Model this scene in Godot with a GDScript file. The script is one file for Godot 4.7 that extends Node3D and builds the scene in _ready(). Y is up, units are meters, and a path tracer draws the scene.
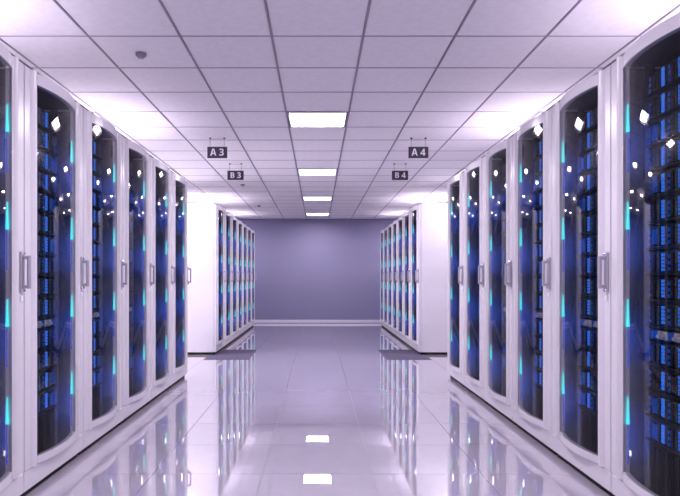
extends Node3D
# Server room: two aisles of glass-fronted cabinets, hung ceiling, mirror-polished raised floor. Metres, y up, camera looks along -z.

const FOCAL := 610.0            # focal length in pixels of the 680 x 496 frame
const EYE := 1.15
const CEIL := 2.663             # underside of the ceiling tiles
const TILE := 0.5763            # ceiling module
const ROW0 := 5.56              # depth of the ceiling line in front of the first light in view
const AISLE := 1.516            # half width between the cabinet fronts
const CW := 0.7935              # cabinet pitch
const CD := 1.0                 # cabinet depth
const CH := 2.265               # cabinet height
const FX := 0.644               # floor tile width and depth
const FZ := 0.622
const HALF := 3.4578            # half width of the room
const BACK := 15.62             # depth of the end wall
const REAR := -4.2              # wall behind the camera
const ORD := ["first", "second", "third", "fourth", "fifth", "sixth", "seventh", "eighth", "ninth", "tenth", "eleventh", "twelfth", "thirteenth", "fourteenth", "fifteenth", "sixteenth"]

var M := {}
var S := {}
var taken := {}


func _ready() -> void:
	var cam := Camera3D.new()
	cam.name = "camera"
	cam.projection = Camera3D.PROJECTION_FRUSTUM
	cam.near = 0.05
	cam.far = 60.0
	cam.size = 496.0 / FOCAL * 0.05
	cam.frustum_offset = Vector2(22.5, 30.0) / FOCAL * 0.05
	cam.position = Vector3(0, EYE, 0)
	add_child(cam)
	cam.current = true
	var we := WorldEnvironment.new()
	we.name = "environment"
	var e := Environment.new()
	e.background_mode = Environment.BG_COLOR
	e.background_color = Color.BLACK
	e.tonemap_mode = Environment.TONE_MAPPER_LINEAR
	e.tonemap_exposure = 1.07
	e.sdfgi_enabled = true
	e.ssao_enabled = true
	e.ssil_enabled = true
	we.environment = e
	add_child(we)

	materials()
	shell()
	ceiling_grid()
	floor_tiles()
	lights()
	cabinet_rows()
	fittings()


# ---------------------------------------------------------------- materials

func mat(key: String, c: Color, rough := 0.5, spec := 0.5, metal := 0.0) -> StandardMaterial3D:
	var m := StandardMaterial3D.new()
	m.resource_name = key
	m.albedo_color = c
	m.roughness = rough
	m.metallic_specular = spec
	m.metallic = metal
	M[key] = m
	return m


func glow(key: String, c: Color, strength: float) -> void:
	var m := mat(key, c * 0.3, 0.4)
	m.emission_enabled = true
	m.emission = c
	m.emission_energy_multiplier = strength


func noise_tex(lo: Color, hi: Color, freq: float, sd: int, size := 256) -> NoiseTexture2D:
	var n := FastNoiseLite.new()
	n.seed = sd
	n.frequency = freq
	n.fractal_octaves = 4
	var t := NoiseTexture2D.new()
	t.width = size
	t.height = size
	t.seamless = true
	t.noise = n
	var g := Gradient.new()
	g.set_color(0, lo)
	g.set_color(1, hi)
	t.color_ramp = g
	return t


func materials() -> void:
	mat("white_metal", Color(0.885, 0.87, 0.90), 0.24, 0.5)
	mat("wall_paint", Color(0.525, 0.515, 0.64), 0.65)
	mat("baseboard", Color(0.88, 0.86, 0.92), 0.5)
	var ct := mat("ceiling_tile", Color.WHITE, 0.85, 0.3)
	ct.albedo_texture = noise_tex(Color(0.89, 0.88, 0.905), Color(0.92, 0.91, 0.93), 0.03, 4)
	ct.uv1_triplanar = true
	ct.uv1_world_triplanar = true
	ct.uv1_scale = Vector3(1.7, 1.7, 1.7)
	mat("ceiling_slab", Color(0.55, 0.54, 0.58), 0.9)
	mat("runner_grey", Color(0.56, 0.54, 0.60), 0.45)
	mat("cross_tee", Color(0.66, 0.63, 0.71), 0.5)
	mat("lamp_frame", Color(0.45, 0.43, 0.49), 0.6)
	for k in 3:
		var f := mat("floor_tile_%d" % k, Color.WHITE, 0.012, 0.72)
		f.clearcoat_enabled = true
		f.clearcoat = 1.0
		f.clearcoat_roughness = 0.01
		var v: float = [0.0, 0.006, -0.006][k]
		f.albedo_texture = noise_tex(Color(0.765 + v, 0.745 + v, 0.805 + v), Color(0.785 + v, 0.765 + v, 0.825 + v), 0.02, 11 + k)
		f.uv1_triplanar = true
		f.uv1_world_triplanar = true
		f.uv1_scale = Vector3(0.8, 0.8, 0.8)
	mat("floor_joint", Color(0.60, 0.57, 0.65), 0.6)
	mat("vent_grey", Color(0.37, 0.35, 0.44), 0.7, 0.3)
	mat("vent_pan", Color(0.12, 0.11, 0.15), 0.9, 0.2)
	mat("plinth_dark", Color(0.06, 0.055, 0.07), 0.7)
	mat("inner_dark", Color(0.24, 0.24, 0.26), 0.55)
	mat("rail_dark", Color(0.10, 0.10, 0.13), 0.45)
	mat("server_black", Color(0.075, 0.07, 0.085), 0.4)
	mat("server_brown", Color(0.13, 0.11, 0.115), 0.45)
	mat("lip_black", Color(0.02, 0.02, 0.025), 0.5)
	mat("connector_grey", Color(0.86, 0.85, 0.89), 0.35, 0.5)
	mat("handle_grey", Color(0.66, 0.645, 0.71), 0.35, 0.5, 0.1)
	mat("roof_trim", Color(0.32, 0.30, 0.36), 0.5)
	mat("chrome", Color(0.92, 0.92, 0.95), 0.12, 0.6, 1.0)
	mat("sign_grey", Color(0.24, 0.23, 0.28), 0.55)
	mat("sign_letter", Color(0.95, 0.94, 0.97), 0.5)
	mat("detector", Color(0.55, 0.52, 0.58), 0.5)
	var g := mat("smoked_glass", Color(0.012, 0.012, 0.03, 0.27), 0.0, 0.31)
	g.transparency = BaseMaterial3D.TRANSPARENCY_ALPHA
	glow("diffuser", Color(1.0, 0.97, 1.0), 1.3)
	glow("led_blue", Color(0.05, 0.42, 0.95), 1.7)
	glow("led_panel_blue", Color(0.06, 0.32, 0.80), 0.55)
	glow("led_dot", Color(0.55, 0.60, 0.85), 0.5)
	glow("led_tube_blue", Color(0.10, 0.34, 0.95), 0.8)
	glow("led_core_cyan", Color(0.10, 0.86, 0.90), 2.4)


# ---------------------------------------------------------------- mesh helpers

func begin() -> SurfaceTool:
	var st := SurfaceTool.new()
	st.begin(Mesh.PRIMITIVE_TRIANGLES)
	return st


func quad(st: SurfaceTool, a: Vector3, b: Vector3, c: Vector3, d: Vector3, ns: Array) -> void:
	# four corners in order; wound so that the front lies on the side of the given normals
	var g := (c - a).cross(b - a)
	var v := [a, b, c, d]
	var n := ns if ns.size() == 4 else [ns[0], ns[0], ns[0], ns[0]]
	var n0: Vector3 = n[0]
	var order := [0, 1, 2, 0, 2, 3] if g.dot(n0) > 0.0 else [0, 2, 1, 0, 3, 2]
	for i in order:
		st.set_normal(n[i])
		st.add_vertex(v[i])


func tri(st: SurfaceTool, a: Vector3, b: Vector3, c: Vector3, n: Vector3) -> void:
	var g := (c - a).cross(b - a)
	for p in ([a, b, c] if g.dot(n) > 0.0 else [a, c, b]):
		st.set_normal(n)
		st.add_vertex(p)


func box(st: SurfaceTool, c: Vector3, s: Vector3, bevel := 0.0) -> void:
	var h := s * 0.5
	var b := minf(bevel, minf(h.x, minf(h.y, h.z)) * 0.6)
	for ax in 3:
		var u := (ax + 1) % 3
		var w := (ax + 2) % 3
		for sg in [-1.0, 1.0]:
			var n := Vector3.ZERO
			n[ax] = sg
			var p: Array[Vector3] = []
			for q in [[-1.0, -1.0], [1.0, -1.0], [1.0, 1.0], [-1.0, 1.0]]:
				var v := Vector3.ZERO
				v[ax] = sg * h[ax]
				v[u] = q[0] * (h[u] - b)
				v[w] = q[1] * (h[w] - b)
				p.append(c + v)
			quad(st, p[0], p[1], p[2], p[3], [n])
	if b <= 0.0:
		return
	for ax in 3:                                  # chamfers along each axis
		var u := (ax + 1) % 3
		var w := (ax + 2) % 3
		for su in [-1.0, 1.0]:
			for sw in [-1.0, 1.0]:
				var n := Vector3.ZERO
				n[u] = su
				n[w] = sw
				var p: Array[Vector3] = []
				for q in [[-1.0, 0], [1.0, 0], [1.0, 1], [-1.0, 1]]:
					var v := Vector3.ZERO
					v[ax] = q[0] * (h[ax] - b)
					v[u] = su * (h[u] - (b if q[1] == 1 else 0.0))
					v[w] = sw * (h[w] - (0.0 if q[1] == 1 else b))
					p.append(c + v)
				quad(st, p[0], p[1], p[2], p[3], [n.normalized()])
	for sx in [-1.0, 1.0]:
		for sy in [-1.0, 1.0]:
			for sz in [-1.0, 1.0]:
				var k := Vector3(sx, sy, sz)
				tri(st, c + k * (h - Vector3(0, b, b)), c + k * (h - Vector3(b, 0, b)), c + k * (h - Vector3(b, b, 0)), k.normalized())


const GX := 0.272               # half width of the pane

func bow(x: float) -> Array:
	# plan of the door: flat margins, a rounded rib, then an arc that bulges towards the aisle. Returns [z, normal].
	var p := 0.038
	var r := (GX * GX + p * p) / (2.0 * p)
	var rib := 0.050
	var ax := absf(x)
	if ax >= GX + rib:
		return [0.0, Vector3(0, 0, 1)]
	if ax > GX:
		var t := (ax - GX) / rib
		var rise := 0.020
		var z := rise * sin(PI * t)
		var slope := rise * PI / rib * cos(PI * t)
		return [z, Vector3(-signf(x) * slope, 0, 1).normalized()]
	var z := sqrt(r * r - x * x) - (r - p)
	return [z, Vector3(x / r, 0, sqrt(1.0 - x * x / (r * r)))]


func bowed_slab(st: SurfaceTool, x0: float, x1: float, y0: float, y1: float, thick: float, out: float, steps: int) -> void:
	# a sheet that follows the door's plan between two x and two heights, "out" in front of it
	var f: Array[Vector3] = []
	var k: Array[Vector3] = []
	var n: Array[Vector3] = []
	for i in steps + 1:
		var x := lerpf(x0, x1, float(i) / steps)
		var bz := bow(x)
		var nn: Vector3 = bz[1]
		var p := Vector3(x, 0, bz[0])
		f.append(p + nn * out)
		k.append(p + nn * (out - thick))
		n.append(nn)
	var a := Vector3(0, y0, 0)
	var b := Vector3(0, y1, 0)
	for i in steps:
		quad(st, f[i] + a, f[i + 1] + a, f[i + 1] + b, f[i] + b, [n[i], n[i + 1], n[i + 1], n[i]])
		quad(st, k[i] + a, k[i + 1] + a, k[i + 1] + b, k[i] + b, [-n[i], -n[i + 1], -n[i + 1], -n[i]])
		quad(st, f[i] + b, f[i + 1] + b, k[i + 1] + b, k[i] + b, [Vector3.UP])
		quad(st, f[i] + a, f[i + 1] + a, k[i + 1] + a, k[i] + a, [Vector3.DOWN])
	quad(st, f[0] + a, f[0] + b, k[0] + b, k[0] + a, [Vector3.LEFT])
	quad(st, f[steps] + a, f[steps] + b, k[steps] + b, k[steps] + a, [Vector3.RIGHT])


func lathe(st: SurfaceTool, c: Vector3, prof: Array, seg: int) -> void:
	# prof: Vector2(radius, y) from the top down
	for i in prof.size() - 1:
		var p: Vector2 = prof[i]
		var q: Vector2 = prof[i + 1]
		var t := Vector2(p.y - q.y, q.x - p.x).normalized()
		for s in seg:
			var a := TAU * s / seg
			var b := TAU * (s + 1) / seg
			var da := Vector3(cos(a), 0, sin(a))
			var db := Vector3(cos(b), 0, sin(b))
			var na := da * t.x + Vector3.UP * t.y
			var nb := db * t.x + Vector3.UP * t.y
			quad(st, c + da * p.x + Vector3.UP * p.y, c + db * p.x + Vector3.UP * p.y, c + db * q.x + Vector3.UP * q.y, c + da * q.x + Vector3.UP * q.y, [na, nb, nb, na])


func rod(st: SurfaceTool, a: Vector3, b: Vector3, r: float, seg := 8) -> void:
	var d := (b - a).normalized()
	var u := d.cross(Vector3(0.3, 0.9, 0.2)).normalized()
	var w := d.cross(u)
	for s in seg:
		var n0 := u * cos(TAU * s / seg) + w * sin(TAU * s / seg)
		var n1 := u * cos(TAU * (s + 1) / seg) + w * sin(TAU * (s + 1) / seg)
		quad(st, a + n0 * r, a + n1 * r, b + n1 * r, b + n0 * r, [n0, n1, n1, n0])
		tri(st, a, a + n0 * r, a + n1 * r, -d)
		tri(st, b, b + n0 * r, b + n1 * r, d)


func box_mesh(s: Vector3, bevel := 0.0) -> Mesh:
	var st := begin()
	box(st, Vector3.ZERO, s, bevel)
	return st.commit()


func numbered(n: String) -> String:
	taken[n] = taken.get(n, 0) + 1
	return n if taken[n] == 1 else "%s_%03d" % [n, taken[n] - 1]


func obj(called: String, mesh: Mesh, m: Material, parent: Node, at := Vector3.ZERO) -> MeshInstance3D:
	var o := MeshInstance3D.new()
	o.name = numbered(called) if parent == self else called
	o.mesh = mesh
	o.material_override = m
	o.position = at
	o.cast_shadow = GeometryInstance3D.SHADOW_CASTING_SETTING_ON
	parent.add_child(o, true)
	return o


func thing(called: String, at := Vector3.ZERO, turn := 0.0) -> Node3D:
	var o := Node3D.new()
	o.name = numbered(called)
	o.position = at
	o.rotation.y = turn
	add_child(o)
	return o


func tag(o: Node, label: String, category: String, group := "", kind := "") -> void:
	o.set_meta("label", label)
	if category:
		o.set_meta("category", category)
	if group:
		o.set_meta("group", group)
	if kind:
		o.set_meta("kind", kind)


# ---------------------------------------------------------------- the room

func shell() -> void:
	var len := BACK - REAR
	var mid := -(BACK + REAR) * 0.5
	var top := CEIL + 0.12
	for w in [
		["wall_back", Vector3(0, top * 0.5, -BACK - 0.06), Vector3(2 * HALF + 0.24, top, 0.12), "wall_paint", "plain purple end wall behind the rows of cabinets"],
		["wall_front", Vector3(0, top * 0.5, -REAR + 0.06), Vector3(2 * HALF + 0.24, top, 0.12), "wall_paint", "purple wall closing the aisle"],
		["wall_left", Vector3(-HALF - 0.06, top * 0.5, mid), Vector3(0.12, top, len), "wall_paint", "purple wall behind the A3 and B3 cabinets"],
		["wall_right", Vector3(HALF + 0.06, top * 0.5, mid), Vector3(0.12, top, len), "wall_paint", "purple wall behind the A4 and B4 cabinets"],
	]:
		var o := obj(w[0], box_mesh(w[2]), M[w[3]], self, w[1])
		tag(o, w[4], "wall", "", "structure")
	var b := obj("baseboard_back", box_mesh(Vector3(2 * HALF, 0.08, 0.018), 0.004), M.baseboard, self, Vector3(0, 0.04, -BACK + 0.009))
	tag(b, "white baseboard along the foot of the purple wall", "baseboard", "", "structure")


func ceiling_rows() -> Array:
	return range(-16, 18)


func lamp_at(col: int, row: int) -> bool:
	return posmod(row, 5) == 0 and (col == 0 or absi(col) == 4) and row >= -15


func ceiling_grid() -> void:
	var len := BACK - REAR
	var mid := -(BACK + REAR) * 0.5
	var top := obj("ceiling", box_mesh(Vector3(2 * HALF, 0.06, len)), M.ceiling_slab, self, Vector3(0, CEIL + 0.09, mid))
	tag(top, "white suspended tile ceiling with grey grid", "ceiling", "", "structure")
	var tm := box_mesh(Vector3(TILE - 0.016, 0.016, TILE - 0.012), 0.003)
	var rest := begin()
	for row in ceiling_rows():
		for col in range(-5, 6):
			if lamp_at(col, row):
				continue
			var c := Vector3(col * TILE, CEIL + 0.014, -(ROW0 + (row + 0.5) * TILE))
			if row >= -5 and absi(col) <= 4:
				obj("ceiling_tile", tm, M.ceiling_tile, top, c - top.position)
			else:
				box(rest, c - top.position, Vector3(TILE - 0.016, 0.016, TILE - 0.012))
		for s in [-1, 1]:                         # cut tiles along the side walls
			box(rest, Vector3(s * (5.5 * TILE + 0.14), CEIL + 0.014, -(ROW0 + (row + 0.5) * TILE)) - top.position, Vector3(0.27, 0.016, TILE - 0.012))
	var r := obj("ceiling_tile_field", rest.commit(), M.ceiling_tile, top)
	r.set_meta("kind", "stuff")
	for k in range(-6, 6):                        # main runners along the aisle
		var x := (k + 0.5) * TILE
		var wide := 0.012
		obj("main_runner", box_mesh(Vector3(wide, 0.03, len - 0.02), 0.002), M.runner_grey, top, Vector3(x, CEIL + 0.016, mid) - top.position)
	var cm := box_mesh(Vector3(2 * HALF - 0.02, 0.026, 0.010), 0.001)
	for row in range(-16, 18):
		obj("cross_tee", cm, M.cross_tee, top, Vector3(0, CEIL + 0.0155, -(ROW0 + row * TILE)) - top.position)


func vent_here(x: float, d: float) -> bool:
	return absf(absf(x) - 2.0 * FX) < 0.05 and d > 8.555 and d < 9.8


func floor_tiles() -> void:
	var len := BACK - REAR
	var mid := -(BACK + REAR) * 0.5
	var slab := obj("floor", box_mesh(Vector3(2 * HALF, 0.08, len)), M.floor_joint, self, Vector3(0, -0.051, mid))
	tag(slab, "glossy pale lavender raised floor of square tiles", "floor", "", "structure")
	var tm := box_mesh(Vector3(FX - 0.0034, 0.011, FZ - 0.0034))
	var rest := begin()
	var k := 0
	for row in range(-13, 20):
		var d := 3.579 + (row + 0.5) * FZ
		if d > BACK or d < REAR:
			continue
		for col in range(-5, 6):
			var x := col * FX
			var w := FX
			var z := FZ
			var dd := d
			if absi(col) == 5:
				w = HALF - 4.5 * FX
				x = signf(col) * (4.5 * FX + w * 0.5)
			if d + FZ * 0.5 > BACK:
				z = BACK - (d - FZ * 0.5)
				dd = d - FZ * 0.5 + z * 0.5
			var c := Vector3(x, -0.0055, -dd) - slab.position
			if vent_here(x, d):
				continue
			k += 1
			if absi(col) <= 3 and row >= -2 and z == FZ:
				obj("floor_tile", tm, M["floor_tile_%d" % ((k * 7 + row * 5) % 3)], slab, c)
			else:
				box(rest, c, Vector3(w - 0.0034, 0.011, z - 0.0034))
	var r := obj("floor_tile_field", rest.commit(), M.floor_tile_0, slab)
	r.set_meta("kind", "stuff")
	# perforated air tiles let into the floor in front of the B rows
	var fr := begin()
	for s in [-1, 1]:
		box(fr, Vector3(s * (FX * 0.5 - 0.020), -0.0055, 0), Vector3(0.034, 0.011, FZ - 0.006), 0.0015)
		box(fr, Vector3(0, -0.0055, s * (FZ * 0.5 - 0.020)), Vector3(FX - 0.074, 0.011, 0.034), 0.0015)
	var frame := fr.commit()
	var sl := box_mesh(Vector3(FX - 0.076, 0.008, 0.018), 0.0015)
	var pan := box_mesh(Vector3(FX - 0.076, 0.003, FZ - 0.076))
	for s in [-1, 1]:
		for j in 2:
			var t := thing("vent_tile", Vector3(s * 2.0 * FX, 0, -(3.579 + (8.5 + j) * FZ)))
			tag(t, "grey slotted air vent tile in the floor %s the first cabinet of row B%d" % [["before", "beside"][j], 3 if s < 0 else 4], "vent tile", "air vent tiles in the floor")
			obj("frame", frame, M.vent_grey, t)
			obj("pan", pan, M.vent_pan, t, Vector3(0, -0.0095, 0))
			for i in 20:
				obj("slat", sl, M.vent_grey, t, Vector3(0, -0.004, -0.255 + i * 0.51 / 19.0))


func lights() -> void:
	var fr := begin()
	var h := TILE * 0.5
	for s in [-1, 1]:
		box(fr, Vector3(s * (h - 0.0165), 0.012, 0), Vector3(0.020, 0.05, TILE - 0.014), 0.001)
		box(fr, Vector3(0, 0.012, s * (h - 0.0155)), Vector3(TILE - 0.053, 0.05, 0.020), 0.001)
	var frame := fr.commit()
	var panel := box_mesh(Vector3(TILE - 0.054, 0.008, TILE - 0.052))
	var names := ["first", "second", "third", "fourth", "fifth", "sixth", "seventh"]
	for col in [0, -4, 4]:
		var n := 0
		for row in [15, 10, 5, 0, -5, -10, -15]:
			var t := thing("ceiling_light", Vector3(col * TILE, CEIL + 0.012, -(ROW0 + (row + 0.5) * TILE)))
			var where := "above the middle of the aisle" if col == 0 else "above the %s cabinets" % ("A3 and B3" if col < 0 else "A4 and B4")
			tag(t, "square light panel %s, %s from the purple wall" % [where, names[n]], "ceiling light", "light panels " + where)
			n += 1
			obj("frame", frame, M.lamp_frame, t)
			obj("diffuser", panel, M.diffuser, t, Vector3(0, 0.022, 0))
			var l := AreaLight3D.new()
			l.name = "lamp"
			l.area_size = Vector2(TILE - 0.058, TILE - 0.056)
			l.light_color = Color(1.0, 0.955, 1.0)
			l.light_energy = 3.05 if col == 0 else 3.35
			l.area_range = 30.0
			l.area_attenuation = 2.0
			l.shadow_enabled = true
			l.rotation.x = -PI / 2
			l.position = Vector3(0, 0.015, 0)
			t.add_child(l)
	# tall luminous panel on the side wall of the cross aisle: it whitens the ceiling, floor and end panels there
	var w := thing("wall_light", Vector3(-HALF, 0.5, -8.12))
	tag(w, "tall white light panel on the purple side wall at the end of the cross aisle", "wall light")
	var wf := begin()
	for s in [-1, 1]:
		box(wf, Vector3(0.03, 0.9, s * 0.83), Vector3(0.06, 1.86, 0.06), 0.004)
		box(wf, Vector3(0.03, 0.9 + s * 0.9, 0), Vector3(0.06, 0.06, 1.6), 0.004)
	obj("frame", wf.commit(), M.lamp_frame, w)
	obj("diffuser", box_mesh(Vector3(0.02, 1.74, 1.6)), M.diffuser, w, Vector3(0.025, 0.9, 0))
	var wl := AreaLight3D.new()
	wl.name = "lamp"
	wl.area_size = Vector2(1.58, 1.72)
	wl.light_color = Color(1.0, 0.955, 1.0)
	wl.light_energy = 3.2
	wl.area_range = 30.0
	wl.area_attenuation = 2.0
	wl.shadow_enabled = true
	wl.rotation.y = -PI / 2
	wl.position = Vector3(0.04, 0.9, 0)
	w.add_child(wl)


# ---------------------------------------------------------------- cabinets

func cabinet_meshes() -> void:
	var w := CW - 0.010
	var h := w * 0.5
	# outer shell: two side panels, back, top and bottom
	var st := begin()
	for s in [-1, 1]:
		box(st, Vector3(s * (h - 0.012), 0.038 + (CH - 0.038) * 0.5, -CD * 0.5 - 0.017), Vector3(0.024, CH - 0.038, CD - 0.034), 0.004)
	box(st, Vector3(0, 0.038 + (CH - 0.038) * 0.5, -CD + 0.012), Vector3(w - 0.05, CH - 0.038, 0.024), 0.002)
	box(st, Vector3(0, CH - 0.012, -CD * 0.5), Vector3(w - 0.05, 0.024, CD - 0.068), 0.002)
	box(st, Vector3(0, 0.06, -CD * 0.5), Vector3(w - 0.05, 0.03, CD - 0.068), 0.002)
	S.shell = st.commit()
	st = begin()
	box(st, Vector3(0, 0.091, -0.017), Vector3(w, 0.106, 0.034), 0.005)       # kick plate under the door
	S.kick = st.commit()
	S.base = box_mesh(Vector3(w - 0.03, 0.038, CD - 0.05))
	S.trim = box_mesh(Vector3(w, 0.009, 0.034), 0.001)
	# dark lining behind the door
	st = begin()
	for s in [-1, 1]:
		box(st, Vector3(s * (h - 0.031), CH * 0.5 + 0.02, -0.49), Vector3(0.012, CH - 0.14, 0.90))
		box(st, Vector3(s * 0.287, CH * 0.5 + 0.02, -0.142), Vector3(0.035, CH - 0.14, 0.03))
	box(st, Vector3(0, CH - 0.034, -0.50), Vector3(w - 0.09, 0.014, 0.92))
	box(st, Vector3(0, 0.085, -0.50), Vector3(w - 0.09, 0.014, 0.92))
	box(st, Vector3(0, CH * 0.5, -0.962), Vector3(w - 0.09, CH - 0.2, 0.012))
	S.lining = st.commit()
	# door: bowed frame round a bowed pane
	var y0 := 0.148
	var y1 := CH - 0.012
	var gx := GX
	var g0 := y0 + 0.040
	var g1 := y1 - 0.060
	st = begin()
	for s in [-1, 1]:
		bowed_slab(st, minf(s * h, s * gx), maxf(s * h, s * gx), y0, y1, 0.030, 0.0, 24)
	bowed_slab(st, -gx, gx, y0, g0, 0.030, 0.0, 28)
	bowed_slab(st, -gx, gx, g1, y1, 0.030, 0.0, 28)
	S.door = st.commit()
	st = begin()
	bowed_slab(st, -gx - 0.004, gx + 0.004, g0 - 0.004, g1 + 0.004, 0.005, -0.006, 48)
	S.glass = st.commit()
	# handle on the flat margin of the door
	st = begin()
	box(st, Vector3(0, 0, 0.006), Vector3(0.036, 0.21, 0.010), 0.004)
	for s in [-1, 1]:
		box(st, Vector3(0, s * 0.075, 0.024), Vector3(0.020, 0.018, 0.030), 0.004)
	box(st, Vector3(0, 0, 0.042), Vector3(0.026, 0.17, 0.014), 0.006)
	S.handle = st.commit()
	st = begin()
	lathe(st, Vector3.ZERO, [Vector2(0.0, 0.010), Vector2(0.007, 0.009), Vector2(0.012, 0.005), Vector2(0.013, 0.0), Vector2(0.013, -0.004)], 14)
	S.bolt = st.commit()
	S.lock = box_mesh(Vector3(0.02, 0.028, 0.010), 0.003)
	S.hinge = box_mesh(Vector3(0.016, 0.05, 0.012), 0.003)
	# light bars on the side of the cabinet
	S.tube = box_mesh(Vector3(0.006, 0.26, 0.010), 0.002)
	st = begin()                                  # a wedge that widens downwards
	lathe(st, Vector3.ZERO, [Vector2(0.0, 0.075), Vector2(0.0025, 0.070), Vector2(0.006, -0.02), Vector2(0.0085, -0.062), Vector2(0.0, -0.066)], 10)
	S.core = st.commit()


func make_cabinet(label: String, group: String, at: Vector3, turn: float, led_side: float) -> Node3D:
	var t := thing("server_cabinet", at, turn)
	tag(t, label, "server cabinet", group)
	obj("body", S.shell, M.white_metal, t)
	obj("kick_plate", S.kick, M.white_metal, t)
	obj("base", S.base, M.plinth_dark, t, Vector3(0, 0.019, -CD * 0.5 - 0.005))
	obj("roof_trim", S.trim, M.roof_trim, t, Vector3(0, CH - 0.0045, -0.017))
	obj("lining", S.lining, M.inner_dark, t)
	var d := obj("door", S.door, M.white_metal, t)
	var g := obj("glass", S.glass, M.smoked_glass, d)
	g.set_meta("label", "bowed smoked glass pane")
	var hx := CW * 0.5 - 0.035
	obj("handle", S.handle, M.handle_grey, d, Vector3(hx, 1.18, 0))
	for s in [-1, 1]:
		var b := obj("bolt", S.bolt, M.chrome, d, Vector3(hx, 1.18 + s * 0.094, 0.013))
		b.rotation.x = PI / 2
	obj("lock", S.lock, M.sign_letter, d, Vector3(hx - 0.004, 1.045, 0.005))
	for k in 4:
		var tip := 0.424 + k * 0.4825
		# each bar sits behind the edge of the pane and shines back on the cabinet's side
		var bar := obj("led_strip", S.tube, M.led_tube_blue, t, Vector3(led_side * (GX - 0.006), tip - 0.07, -0.022))
		obj("led_core", S.core, M.led_core_cyan, bar, Vector3(-led_side * 0.004, 0.136, 0.002))
		var l := AreaLight3D.new()
		l.name = "led_glow"
		l.area_size = Vector2(0.012, 0.20)
		l.light_color = Color(0.14, 0.40, 1.0)
		l.light_energy = 0.11
		l.area_range = 8.0
		l.area_attenuation = 2.0
		l.shadow_enabled = true
		l.rotation.y = -led_side * 0.9
		l.position = Vector3(0, 0.0, -0.012)
		bar.add_child(l)
	return t


func server_meshes() -> void:
	# all fronts are 0.53 wide with mounting ears; z = 0 is the face, the case runs back
	var w := 0.53
	for kind in [["tall", 0.116], ["double", 0.182]]:
		var h: float = kind[1]
		var st := begin()
		box(st, Vector3(0, h * 0.5, -0.30), Vector3(0.49, h - 0.006, 0.58), 0.002)
		box(st, Vector3(0, h * 0.5, -0.006), Vector3(w, h, 0.012), 0.002)
		S["case_" + kind[0]] = st.commit()
		S["lip_" + kind[0]] = box_mesh(Vector3(w, 0.008, 0.024), 0.002)
		st = begin()
		for i in 12:                              # drive carriers
			var x := -0.205 + i * 0.41 / 11.0
			if absf(x) < 0.012 or absf(absf(x) - 0.135) < 0.016:
				continue
			box(st, Vector3(x, h * 0.52, 0.005), Vector3(0.028, h * 0.74, 0.010), 0.002)
		S["bays_" + kind[0]] = st.commit()
		st = begin()
		var n := 5 if h < 0.15 else 8
		for i in n:
			box(st, Vector3(0, h * (0.16 + 0.76 * (i + 0.5) / n), 0.004), Vector3(0.018, h * 0.76 / n - 0.004, 0.008), 0.001)
		S["column_" + kind[0]] = st.commit()
		st = begin()
		for i in n * 2:
			box(st, Vector3(0, h * (0.16 + 0.76 * (i + 0.5) / (2 * n)), 0.003), Vector3(0.004, 0.004, 0.006))
		S["dots_" + kind[0]] = st.commit()
		st = begin()
		for i in 3:
			box(st, Vector3(0, h * (0.25 + 0.25 * i), 0.003), Vector3(0.013, h * 0.14, 0.006), 0.001)
		S["ear_" + kind[0]] = st.commit()
		S["panel_" + kind[0]] = box_mesh(Vector3(0.040, h * 0.62, 0.006), 0.001)
	# patch unit
	var st := begin()
	box(st, Vector3(0, 0.026, -0.20), Vector3(0.49, 0.048, 0.38), 0.002)
	box(st, Vector3(0, 0.026, -0.006), Vector3(w, 0.052, 0.012), 0.002)
	S.patch_case = st.commit()
	S.patch_face = box_mesh(Vector3(0.48, 0.036, 0.006), 0.001)
	st = begin()
	for s in [[-0.010, 0.0], [0.026, 0.004], [0.006, 0.016]]:
		box(st, Vector3(s[0], s[1], 0.012), Vector3(0.024, 0.018, 0.024), 0.004)
	box(st, Vector3(0.008, 0.006, 0.004), Vector3(0.075, 0.040, 0.010), 0.003)
	S.connector = st.commit()
	# grille unit at the foot of the rack
	st = begin()
	box(st, Vector3(0, 0.125, -0.20), Vector3(0.49, 0.246, 0.38), 0.002)
	box(st, Vector3(0, 0.125, -0.010), Vector3(w, 0.25, 0.006), 0.001)
	S.grille_case = st.commit()
	S.grille_slat = box_mesh(Vector3(0.009, 0.225, 0.014), 0.002)


func make_server(kind: int, size: String) -> Node3D:
	# a bare server with its parts; the caller names, labels and places it
	var t := Node3D.new()
	obj("case", S["case_" + size], M.server_black if kind % 2 == 0 else M.server_brown, t)
	obj("lip", S["lip_" + size], M.lip_black, t, Vector3(0, 0.004, 0.012))
	obj("drive_bay", S["bays_" + size], M.server_brown if kind % 2 == 0 else M.server_black, t)
	for x in [-0.135, 0.0, 0.135]:
		obj("led_column", S["column_" + size], M.led_blue, t, Vector3(x, 0, 0))
		obj("led_dots", S["dots_" + size], M.led_dot, t, Vector3(x + (0.022 if x <= 0 else -0.022), 0, 0.010))
	for s in [-1, 1]:
		obj("led_ear", S["ear_" + size], M.led_panel_blue, t, Vector3(s * 0.25, 0, 0))
		obj("led_row", S["ear_" + size], M.led_panel_blue, t, Vector3(s * 0.068, 0, 0.010))
	if kind == 1:
		var h: float = 0.116 if size == "tall" else 0.182
		for s in [-1, 1]:
			obj("led_panel", S["panel_" + size], M.led_panel_blue, t, Vector3(s * 0.190, h * 0.52, 0.011))
	return t


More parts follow.
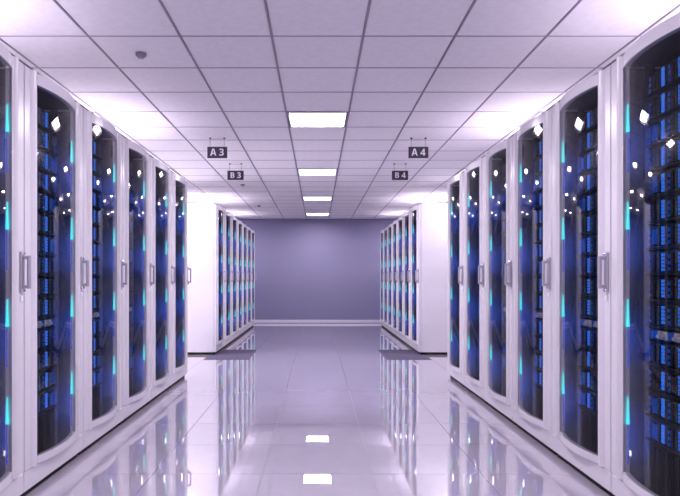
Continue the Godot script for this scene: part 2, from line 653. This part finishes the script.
func cabinet_rows() -> void:
	cabinet_meshes()
	server_meshes()
	var proto := {}
	for size in ["tall", "double"]:
		for kind in 3:
			proto["%s_%d" % [size, kind]] = make_server(kind, size)
	var patch := Node3D.new()
	obj("case", S.patch_case, M.server_black, patch)
	obj("led_face", S.patch_face, M.led_panel_blue, patch, Vector3(0, 0.028, 0.002))
	for x in [-0.13, 0.0, 0.13]:
		obj("connector", S.connector, M.connector_grey, patch, Vector3(x, 0.022, 0.006))
	var grille := Node3D.new()
	obj("case", S.grille_case, M.server_black, grille)
	for i in 26:
		obj("slat", S.grille_slat, M.server_brown, grille, Vector3(-0.24 + i * 0.48 / 25.0, 0.125, 0.0))
	# rows: sign, side of the aisle, depth of the end next to the cross aisle, direction of counting, cabinets
	for r in [["A3", -1.0, 7.12, -1.0, 6], ["A4", 1.0, 7.12, -1.0, 6], ["B3", -1.0, 9.12, 1.0, 7], ["B4", 1.0, 9.12, 1.0, 7]]:
		var sgn: String = r[0]
		var side: float = r[1]
		var near: bool = sgn.begins_with("A")
		for i in int(r[4]):
			var d: float = r[2] + r[3] * (i + 0.5) * CW
			var at := Vector3(side * AISLE, 0, -d)
			var turn := PI / 2 if side < 0 else -PI / 2
			make_cabinet("tall white cabinet with bowed smoked glass door, %s from cross aisle in row %s" % [ORD[i], sgn], "server cabinets in row " + sgn, at, turn, 1.0 if side < 0 else -1.0)
			var where := "%s cabinet from cross aisle in row %s" % [ORD[i], sgn]
			var into := Transform3D(Basis(Vector3.UP, turn), at)
			var gr := "rack units in the %s" % where
			var zf := -0.125
			var y := 0.094
			# foot grille
			var o := grille.duplicate()
			o.name = numbered("rack_grille")
			o.transform = into * Transform3D(Basis(), Vector3(0, y, zf))
			add_child(o)
			tag(o, "black slatted foot grille in %s" % where, "grille", gr)
			y += 0.254
			var n := 15 if near else 9
			var size := "tall" if near else "double"
			var pitch := 0.1255 if near else 0.2
			for k in n:
				if (near and k == 4) or (not near and k == 3):      # the patch unit
					var q := patch.duplicate()
					q.name = numbered("patch_unit")
					q.transform = into * Transform3D(Basis(), Vector3(0, y, zf))
					add_child(q)
					tag(q, "blue patch unit with grey connectors in %s" % where, "patch unit", gr)
					y += 0.062
					continue
				var kind: int = [1, 1, 0, 2, 0, 0, 2, 0, 1, 2, 1, 0, 1, 2, 0][k]
				var s: Node3D = proto["%s_%d" % [size, kind]].duplicate()
				s.name = numbered("rack_server")
				s.transform = into * Transform3D(Basis(), Vector3(0, y, zf))
				add_child(s)
				var up := k if (near and k > 4) or (not near and k > 3) else k + 1
				tag(s, "black server, %s from the bottom, %s" % [ORD[up - 1], where], "server", gr)
				y += pitch
	for p in proto.values():
		p.free()
	patch.free()
	grille.free()


# ---------------------------------------------------------------- signs, detectors

func fittings() -> void:
	var font := SystemFont.new()
	font.font_names = PackedStringArray(["Droid Sans"])
	font.font_weight = 700
	var board := box_mesh(Vector3(0.214, 0.122, 0.012), 0.002)
	for s in [["A3", -1.083, 6.59], ["A4", 1.09, 6.59], ["B3", -1.083, 8.06], ["B4", 1.09, 8.06]]:
		var t := thing("hanging_sign", Vector3(s[1], CEIL - 0.218, -s[2]))
		tag(t, "dark grey hanging sign lettered %s below the ceiling" % s[0], "sign", "aisle signs hung from the ceiling")
		obj("board", board, M.sign_grey, t, Vector3(0, 0.061, 0))
		for k in [-1, 1]:
			var st := begin()
			rod(st, Vector3(k * 0.077, 0.120, 0), Vector3(k * 0.077, 0.216, 0), 0.0028)
			obj("hanger", st.commit(), M.handle_grey, t)
			st = begin()
			lathe(st, Vector3(k * 0.077, 0.206, 0), [Vector2(0.0, 0.012), Vector2(0.012, 0.012), Vector2(0.012, 0.004), Vector2(0.004, 0.0), Vector2(0.0, 0.0)], 12)
			obj("ceiling_clip", st.commit(), M.sign_grey, t)
		var bar := begin()
		rod(bar, Vector3(-0.077, 0.205, 0), Vector3(0.077, 0.205, 0), 0.002)
		obj("crossbar", bar.commit(), M.handle_grey, t)
		for f in [1, -1]:
			var tm := TextMesh.new()
			tm.text = s[0].insert(1, " ")
			tm.font = font
			tm.font_size = 64
			tm.pixel_size = 0.0016
			tm.depth = 0.003
			var o := obj("lettering", tm, M.sign_letter, t, Vector3(0, 0.061, f * 0.007))
			if f < 0:
				o.rotation.y = PI
	var n := 0
	for p in [[-1.192, 4.12, 1.0], [-1.21, 9.87, 1.0], [-1.22, 12.73, 1.0]]:
		var t := thing("smoke_detector", Vector3(p[0], CEIL - 0.040, -p[1]))
		tag(t, "small round grey ceiling detector %s" % ["between the cabinets of rows A3 and A4", "over the first cabinets of row B3", "over the fifth cabinet of row B3"][n], "detector", "detectors on the ceiling")
		n += 1
		var st := begin()
		lathe(st, Vector3.ZERO, [Vector2(0.0, 0.042), Vector2(0.036, 0.042), Vector2(0.036, 0.030), Vector2(0.030, 0.022), Vector2(0.0, 0.022)], 20)
		obj("base", st.commit(), M.detector, t)
		st = begin()
		lathe(st, Vector3.ZERO, [Vector2(0.022, 0.022), Vector2(0.023, 0.016), Vector2(0.018, 0.011), Vector2(0.0, 0.010)], 20)
		obj("head", st.commit(), M.runner_grey, t)
